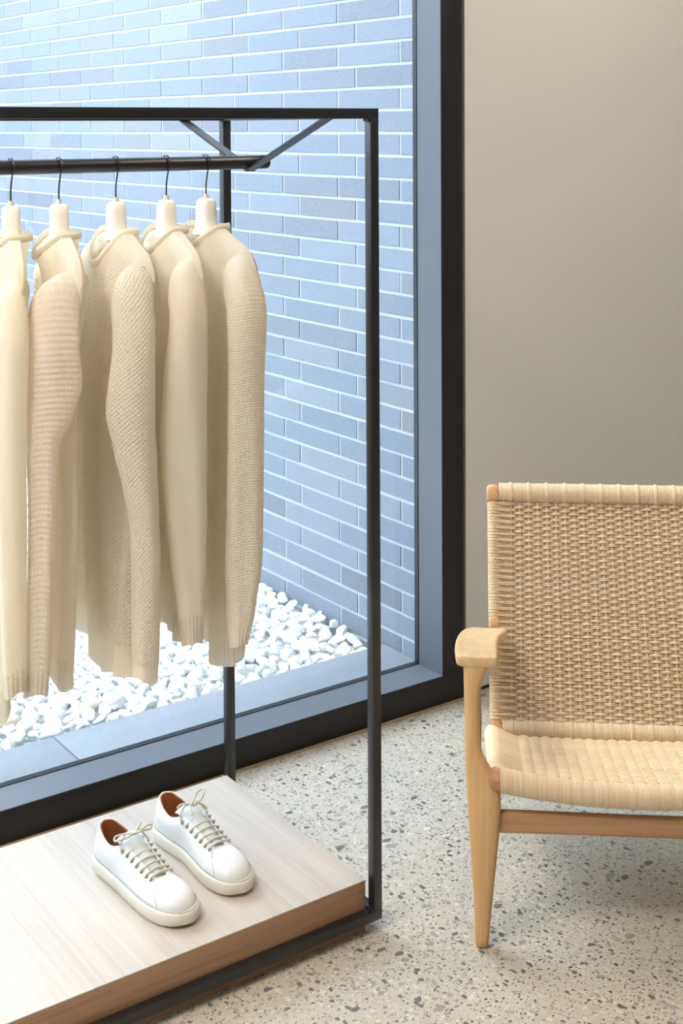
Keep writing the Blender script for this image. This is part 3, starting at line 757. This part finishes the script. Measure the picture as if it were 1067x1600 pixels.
def rear_leg(s):
    rings=[]
    for z,y,hx,hy in ((0,.535,.008,.008),(.006,.535,.012,.013),(.1,.527,.016,.020),(.21,.512,.018,.028),(.30,.49,.016,.024),(.40,.455,.014,.018),(.445,.435,.016,.018)):
        rings.append([(s*(-.314)+x,y+yy,z) for x,yy in oval(hx,hy,.65)])
    return MB().loft(rings,True,True,True)
def armrest(s):
    # stations along the arm: (y, outer x, inner x, top z, thickness)
    T=[(-.0215,-.347,-.278,.5785,.0185),(-.0205,-.350,-.2755,.5805,.0225),(-.016,-.3525,-.2735,.5812,.0262),(.03,-.3545,-.272,.573,.027),(.12,-.356,-.270,.549,.027),(.22,-.3545,-.267,.522,.027),(.30,-.351,-.262,.502,.028),(.36,-.346,-.252,.488,.030),(.41,-.338,-.241,.476,.031),(.435,-.331,-.239,.469,.031),(.452,-.322,-.241,.464,.027),(.458,-.314,-.246,.461,.018)]
    ys=[]; 
    for a,b in zip(T,T[1:]):
        k=max(1,int((b[0]-a[0])/.02)); ys+=[lerp(a[0],b[0],i/k) for i in range(k)]
    ys.append(T[-1][0]); rings=[]
    for y in ys:
        a,b,zt,th=interp(T,y); c=(a+b)/2; hx=(b-a)/2; r=[]
        for t in [2*pi*k/32 for k in range(32)]:
            x=hx*math.copysign(abs(cos(t))**.38,cos(t)); zz=th/2*math.copysign(abs(sin(t))**.36,sin(t))
            dish=-.0035*(1-(x/hx)**2) if sin(t)>0 else .003*(abs(x/hx)**2)
            r.append((s*(c+x),y,zt-th/2+zz+dish))
        rings.append(r)
    return MB().loft(rings,True,True,True)
for s in (1,-1):
    front_leg(s).build('front_leg',OAK_CHAIR,chair,angle=60)
    rear_leg(s).build('rear_leg',OAK_CHAIR,chair,angle=60)
    armrest(s).build('armrest',OAK_ARM_LIT,chair,angle=70)
rings=[]
for i in range(25):
    x=lerp(-.286,.286,i/24); hz=.0195+.0015*abs(x/.286)**2
    rings.append([(x,.004+yy,.2475+zz) for yy,zz in oval(.0115,hz,.5)])
MB().loft(rings,True,True,True).build('front_stretcher',OAK_RAIL_SHADED,chair,angle=60)
rings=[[(x,.50+yy,.20+zz) for yy,zz in oval(.011,.018,.5)] for x in (-.284,0,.284)]
MB().loft(rings,True,True,True).build('rear_stretcher',OAK_RAIL_SHADED,chair,angle=60)

# seat frame: front rail sagging in the middle, side rails, rear rail
FRy,FRz=-.012,.3385; RRy,RRz=.425,.236; SX=.272
sagf=lambda x: -.026*(1-(x/.29)**2)
def rail(name,p,rad,mat,ball=True):
    path=catmull(p,8); N=len(path); r=[]
    for i in range(N):
        d=min((path[i]-path[0]).length,(path[i]-path[-1]).length)
        r.append(rad*(sqrt(max(.04,1-((rad-d)/rad)**2)) if d<rad else 1))
    return MB().tube(path,r,20).build(name,mat,chair,angle=70)
def dense(p,rad): 
    a=Vector(p[0]); b=Vector(p[-1]); return [a,a.lerp(b,.004),a.lerp(b,.012),a.lerp(b,.024),a.lerp(b,.04),a.lerp(b,.07),a.lerp(b,.3),a.lerp(b,.7),a.lerp(b,.93),a.lerp(b,.96),a.lerp(b,.976),a.lerp(b,.988),a.lerp(b,.996),b]
def fr(x): return Vector((x,FRy,FRz+sagf(x)))
xs=[-.293,-.2915,-.288,-.281,-.27,-.25,-.2,-.13,-.06,0,.06,.13,.2,.25,.27,.281,.288,.2915,.293]
path=[fr(x) for x in xs]; rr=[]
for x in xs:
    d=.293-abs(x); rr.append(.0215*(sqrt(max(.02,1-((.0215-d)/.0215)**2)) if d<.0215 else 1))
MB().tube(path,rr,22).build('front_rail',OAK_RAIL_SHADED,chair,angle=70)
for s in (1,-1):
    MB().tube([(s*SX,FRy+.004,FRz-.003),(s*SX,.2,lerp(FRz,RRz,.485)),(s*SX,RRy+.02,RRz-.006)],.0165,18).build('side_rail',OAK_ARM_LIT,chair,angle=70)
rx=[-.272,-.2,-.1,0,.1,.2,.272]
MB().tube([(x,RRy,RRz+.15*sagf(x)) for x in rx],.016,18).build('rear_rail',OAK_RAIL_SHADED,chair,angle=70)

# a woven panel: u across (x), d = direction along the panel, n = towards the sitter
def weave(name,x0,cols,pitch,p_base,d_vec,n_vec,rows,rowp,s0,rail_x,rail_r,amp,cr,sagfun,fan=0.0,skip=None):
    m=MB(); d_vec=Vector(d_vec).normalized(); n_vec=Vector(n_vec).normalized(); P0=Vector(p_base)
    ncol=cols
    for r in range(rows):
        for c in (-1,1):
            sd=s0+rowp*r+c*cr*1.02
            f=1-fan*sd
            jit=random.uniform(-.0004,.0004)
            pts=[]
            R=rail_r+cr*.9
            half=[]
            wrap=not(skip and skip(sd))
            sg=1
            def wv(x):
                k=(x/f-x0)/pitch
                return -amp*cos(pi*(k+r))
            for a in ((-70,-40,-5,25,55,80,100,118) if wrap else (100,112)):
                t=radians(180-a+0)          # from behind, round the outer side, to the front
                # angle measured so that 0 = back, 90 = outside, 180 = front
                ang=radians(a)
                # circle point: outside = -x
                half.append((-rail_x-R*cos(ang)*1.0, R*sin(ang)))
            # half: goes from back (n<0) round the outside (-x) to the front (n>0)
            xs_=[]
            xa=x0*f
            first=wv(xa)
            left=list(half)
            left.append((lerp(-rail_x+R*.45,xa,.45),lerp(R*.9,first,.55)))
            mid=[]
            nstep=(ncol-1)*4
            for i in range(nstep+1):
                x=(x0+pitch*i/4)*f
                mid.append((x,wv(x)))
            last=mid[-1][1]
            right=[(-q[0],q[1]) for q in half][::-1]
            right=[(-lerp(-rail_x+R*.45,xa,.45),lerp(R*.9,last,.55))]+right
            path=[P0+d_vec*(sd+jit)+Vector((x,0,0))+n_vec*nn+Vector((0,0,sagfun(x,sd))) for x,nn in left+mid+right]
            m.tube(path,cr,6,False,up=d_vec)
    # warps: pairs of straight cords over and under
    L=s0+rowp*(rows-1)
    for k in range(ncol):
        for c in (-1,1):
            pts=[]
            for i in range(rows*2+1):
                sd=s0-rowp*.5+(L-s0+rowp)*i/(rows*2)
                rr_=(sd-s0)/rowp
                x=(x0+pitch*k)*(1-fan*sd)+c*cr*1.05
                pts.append(P0+d_vec*sd+Vector((x,0,0))+n_vec*(amp*.12*cos(pi*(k+rr_)))+Vector((0,0,sagfun(x,sd))))
            m.tube(pts,cr*.95,6,False,up=(1,0,0))
    return m
def wraps(m,x0,x1,cen,rad,cr,d_vec,n_vec,loops,pitch,big=(),el=1.0):
    """cord wound round a rail that runs along x"""
    n=int((x1-x0)/(cr*2.0))
    for i in range(n+1):
        x=x0+(x1-x0)*i/n; C0=Vector(cen(x)); R=rad+cr*.5
        rg=[]
        NA=22
        for a in range(NA):
            t=2*pi*a/NA; o=n_vec*cos(t)+d_vec*sin(t)*el
            P=C0+o*R
            rg.append([tuple(P+(o*cos(2*pi*b/6)+Vector((1,0,0))*sin(2*pi*b/6))*cr) for b in range(6)])
        rg.append(rg[0]); m.loft(rg,True)
    # pairs of warp cords laid over the wrapping
    for k in range(loops[1]):
        for c in (-1,1):
            x=loops[0]+pitch*k+c*cr*1.05; C0=Vector(cen(x)); R=rad+cr*1.9
            pts=[]
            for a in big:
                t=radians(a); o=n_vec*cos(t)+d_vec*sin(t)*el; pts.append(C0+o*R)
            m.tube(pts,cr,6,False,up=(1,0,0))
# back
BB=Vector((0,.400,.252)); BT=Vector((0,.640,.722)); bd=(BT-BB).normalized(); bn=Vector((0,-bd.z,bd.y)); BLEN=(BT-BB).length
BXR=.266; cr=.00165
m=weave('woven_back',-.231,22,.0220,BB,bd,bn,68,.00710,.0235,BXR,.0118,.0056,.00150,lambda x,s:0.0,fan=.06,skip=lambda s:abs(s-.225)<.010)
wraps(m,-.250,.250,lambda x:BT+Vector((x,0,0)),.0150,cr,bd,bn,(-.231*.97,11),.044*.97,big=(100,70,40,10,-20,-50,-80,-98),el=1.30)
wraps(m,-.249,.249,lambda x:BB+Vector((x,0,0)),.0140,cr,bd,bn,(-.231,11),.044,big=(-100,-70,-40,-10,20,50,80,98),el=1.22)
# the cords return behind the rails: a plain layer at the back of the panel
q=.0225
while q<BLEN-.021:
    m.tube([BB+bd*q+Vector((x*(1-.06*q),0,0))-bn*nn for x,nn in ((-BXR+.004,.0128),(-.2,.0105),(0,.0100),(.2,.0105),(BXR-.004,.0128))],.0016,5,False,up=bd)
    q+=.0036
m.build('woven_back',CORD,chair,angle=80,fix=False)
for s in (1,-1):
    # side rails of the back, with solid wood corners top and bottom
    a=BB-bd*.045; b=BT-bd*.01; rings=[]
    for t in (0,.01,.5,.97,1):
        P=a.lerp(b,t)+Vector((s*BXR,0,0)); rings.append([tuple(P+Vector((x,0,0))+bn*y) for x,y in oval(.0125,.0112,.8)])
    MB().loft(rings,True,True,True).build('back_side_rail',OAK_CHAIR,chair,angle=70)
    rings=[]
    for t,q in ((-.0225,.0135),(-.021,.0148),(.0,.0155),(.009,.0152),(.0135,.0125),(.0165,.0080)):
        P=BT+bd*t+Vector((s*.2665,0,0))
        rings.append([tuple(P+Vector((x-(s*.0 if True else 0),0,0))+bn*y) for x,y in oval(q,min(q,.0155),.5)])
    MB().loft(rings,True,True,True).build('corner_joint',OAK_CHAIR,chair,angle=70)
    rings=[]
    for t in (.210,.212,.238,.240):
        P=BB+bd*t+Vector((s*BXR,0,0)); q=.0140 if t in(.212,.238) else .0125
        rings.append([tuple(P+Vector((x,0,0))+bn*y) for x,y in oval(q,q,.6)])
    MB().loft(rings,True,True,True).build('arm_joint',OAK_CHAIR,chair,angle=70)
MB().tube([BT+Vector((x,0,0)) for x in (-.262,0,.262)],.0150,18).build('back_top_rail',OAK_RAIL_SHADED,chair)
MB().tube([BB+Vector((x,0,0)) for x in (-.262,0,.262)],.0140,18).build('back_bottom_rail',OAK_RAIL_SHADED,chair)
# seat
SB=Vector((0,FRy,FRz-.0015)); SE=Vector((0,RRy,RRz)); sdv=(SE-SB).normalized(); sn=Vector((0,-sdv.z,sdv.y)); SLEN=(SE-SB).length
m=weave('woven_seat',-.2295,20,.02415,SB,sdv,sn,58,.00690,.0285,SX,.0172,.0042,.0018,lambda x,s: sagf(x)*lerp(1,.15,s/SLEN)*(1 if abs(x)<.27 else .5))
wraps(m,-.2665,.2665,lambda x:fr(x),.0213,.00165,sdv,sn,(-.2295,20),.02415,big=(90,70,50,30))
q=.024
while q<SLEN-.018:
    m.tube([SB+sdv*q+Vector((x,0,sagf(x)*lerp(1,.15,q/SLEN)))-sn*nn for x,nn in ((-SX+.004,.017),(-.2,.013),(-.1,.0125),(0,.0125),(.1,.0125),(.2,.013),(SX-.004,.017))],.0017,5,False,up=sdv)
    q+=.0037
m.build('woven_seat',CORD,chair,angle=80,fix=False)
# ------------------------------------------------------------------ pebbles
bpy.context.view_layer.update()
CAMP=Vector((0,0,1.6))
rp=random.Random(12)
variants=[]
def pebble_mesh(i,mat,sub):
    bm=bmesh.new(); bmesh.ops.create_icosphere(bm,subdivisions=sub,radius=1)
    r=random.Random(100+i); fr=[(Vector((r.gauss(0,1),r.gauss(0,1),r.gauss(0,1))).normalized(),r.uniform(1.4,3.2),r.uniform(0,6.3),r.uniform(.03,.09)) for _ in range(7)]
    cuts=[(Vector((r.gauss(0,1),r.gauss(0,1),r.gauss(0,1))).normalized(),r.uniform(.55,.86)) for _ in range(11)]
    for v in bm.verts:
        p=v.co.copy(); s=1
        for d,f,ph,a in fr: s+=a*sin(f*p.dot(d)+ph)
        q=p*s
        for d,c in cuts:
            e=q.dot(d)-c
            if e>0: q-=d*e*.92
        v.co=Vector((q.x*1.0,q.y*r.uniform(.999,1.001)*.78,q.z*.62))
    me=bpy.data.meshes.new('pebble'); bm.to_mesh(me); bm.free()
    me.materials.append(mat); me.polygons.foreach_set('use_smooth',[True]*len(me.polygons))
    return me
variants=[pebble_mesh(i,PEB,3) for i in range(10)]; tans=[pebble_mesh(50+i,PEBT,3) for i in range(3)]; coarse=[pebble_mesh(i,PEB,2) for i in range(10)]
def bedz(x,y): return .050+.022*max(0,(x-1.6)/.8)+.014*sin(3.1*x+1.3*y)+.010*sin(5.3*y-2*x)
cands=[]; grid={}
def try_add(x,y,r,z):
    g=(int(x/.06),int(y/.06))
    for a in(-1,0,1):
        for b in(-1,0,1):
            for (X,Y,R) in grid.get((g[0]+a,g[1]+b),()):
                if (X-x)**2+(Y-y)**2<((R+r)*.86)**2: return False
    grid.setdefault(g,[]).append((x,y,r)); cands.append((x,y,z,r)); return True
def region(y): return max(-1.6,.35-.75*(y-3.2)), BX
for rr_,tries in ((.0245,6500),(.0200,14000),(.0160,22000),(.012,26000)):
    for _ in range(tries):
        y=rp.uniform(3.18,6.2); x0,x1=region(y); x=rp.uniform(x0,x1); r=rr_*rp.uniform(.85,1.15)
        if y<3.182+r*.95 or x>BX-r*1.02: continue
        try_add(x,y,r,bedz(x,y)+rp.uniform(-.003,.004)+(.004 if r<.018 else 0))
dg=bpy.context.evaluated_depsgraph_get()
score=[]
for i,(x,y,z,r) in enumerate(cands):
    vis=0
    for dx,dz in ((0,.4*r),(-.6*r,0.2*r),(.6*r,.2*r)):
        P=Vector((x+dx,y-.3*r,z+dz)); d=P-CAMP
        hit,loc,_,_,o,_=SC.ray_cast(dg,CAMP,d.normalized(),distance=d.length-.002)
        if not hit: vis+=1
    # inside the picture?
    dirc=Vector((x,y,z))-CAMP
    yaw_=math.atan2(dirc.y,dirc.x)-radians(54.70); inside=-.26<-yaw_<.26 and dirc.z/dirc.length>-.60
    score.append(((r/dirc.length)**2*vis if inside else 0,i))
score.sort(reverse=True)
pick=set(i for s,i in score[:300] if s>0)
mb=MB(); mt=MB()
tan_spots=[(1.62,3.62),(1.30,3.34),(1.86,3.98),(1.20,3.52),(1.5,3.3),(1.1,3.7)]
tani=set()
for tx,ty in tan_spots:
    j=min(pick,key=lambda i:(cands[i][0]-tx)**2+(cands[i][1]-ty)**2); tani.add(j)
for i,(x,y,z,r) in enumerate(cands):
    tan=i in tani
    me=rp.choice(tans if tan else variants)
    M=Matrix.Translation((x,y,z))@Matrix.Rotation(rp.uniform(0,6.28),4,'Z')@Matrix.Rotation(rp.gauss(0,.32),4,'X')@Matrix.Rotation(rp.gauss(0,.32),4,'Y')@Matrix.Diagonal((r*1.18,r*1.18,r*rp.uniform(.95,1.25),1))
    if i in pick:
        o=bpy.data.objects.new('pebble',me); COL.objects.link(o); o.matrix_world=M
        if tan: tag(o,'tan stained pebble lying among the white ones in the courtyard bed','pebble','tan pebbles in the bed')
        else: tag(o,'smooth white pebble in the gravel bed outside the window','pebble','white pebbles in the bed')
    else:
        me=rp.choice(coarse); mb.add([M@v.co for v in me.vertices],[tuple(p.vertices) for p in me.polygons])
# a lower layer that shows between the upper pebbles
for _ in range(5200):
    y=rp.uniform(3.2,6.2); x0,x1=region(y); x=rp.uniform(x0,x1-.03); r=rp.uniform(.014,.021); me=rp.choice(coarse)
    M=Matrix.Translation((x,y,bedz(x,y)-.022))@Matrix.Rotation(rp.uniform(0,6.28),4,'Z')@Matrix.Diagonal((r*1.2,r*1.2,r,1))
    mb.add([M@v.co for v in me.vertices],[tuple(p.vertices) for p in me.polygons])
tag(mb.build('gravel',PEB,None,fix=False,angle=180),'white gravel filling the courtyard bed between and behind the single pebbles','gravel',None,'stuff')

# ------------------------------------------------------------------ glass, last
gl=MB().box((FX0+.07,2.9985,.079),(2.3825,3.0045,2.951)).build('window_pane',GLASS,win,False)

# ------------------------------------------------------------------ light
w=bpy.data.worlds.new('sky'); SC.world=w; w.use_nodes=True; nt=w.node_tree; nt.nodes.clear()
out=nt.nodes.new('ShaderNodeOutputWorld'); bg=nt.nodes.new('ShaderNodeBackground')
bg.inputs[0].default_value=(*SKYCOL,1); bg.inputs[1].default_value=SKY
nt.links.new(bg.outputs[0],out.inputs[0])
def area(name,loc,size,power,col,rot=(0,0,0),sy=None):
    l=bpy.data.lights.new(name,'AREA'); l.energy=power; l.color=col; l.size=size
    if sy: l.shape='RECTANGLE'; l.size_y=sy
    o=bpy.data.objects.new(name,l); COL.objects.link(o); o.location=loc; o.rotation_euler=rot
    return o
for (x,y,p) in FILL_LIGHTS:
    area('added_fill_light',(x,y,3.04),.6,p,FILLCOL,sy=1.2)

# ------------------------------------------------------------------ camera
cd=bpy.data.cameras.new('camera'); cam=bpy.data.objects.new('camera',cd); COL.objects.link(cam)
cd.sensor_fit='AUTO'; cd.sensor_width=36; cd.lens=2131.85/1600*36
cd.shift_y=-(800-260.49)/1600; cd.clip_start=.05
yw,pt,rl=radians(54.7016),radians(1.6493),radians(-.30335)
fw=Vector((cos(pt)*cos(yw),cos(pt)*sin(yw),-sin(pt))); r0=Vector((sin(yw),-cos(yw),0)); u0=r0.cross(fw)
rv=r0*cos(rl)+u0*sin(rl); uv=-r0*sin(rl)+u0*cos(rl)
M=Matrix(((rv.x,uv.x,-fw.x,0),(rv.y,uv.y,-fw.y,0),(rv.z,uv.z,-fw.z,1.6),(0,0,0,1)))
cam.matrix_world=M
SC.camera=cam
vs=SC.view_settings; vs.view_transform='Standard'; vs.look='None'; vs.gamma=1; vs.use_curve_mapping=False; vs.exposure=EXPO
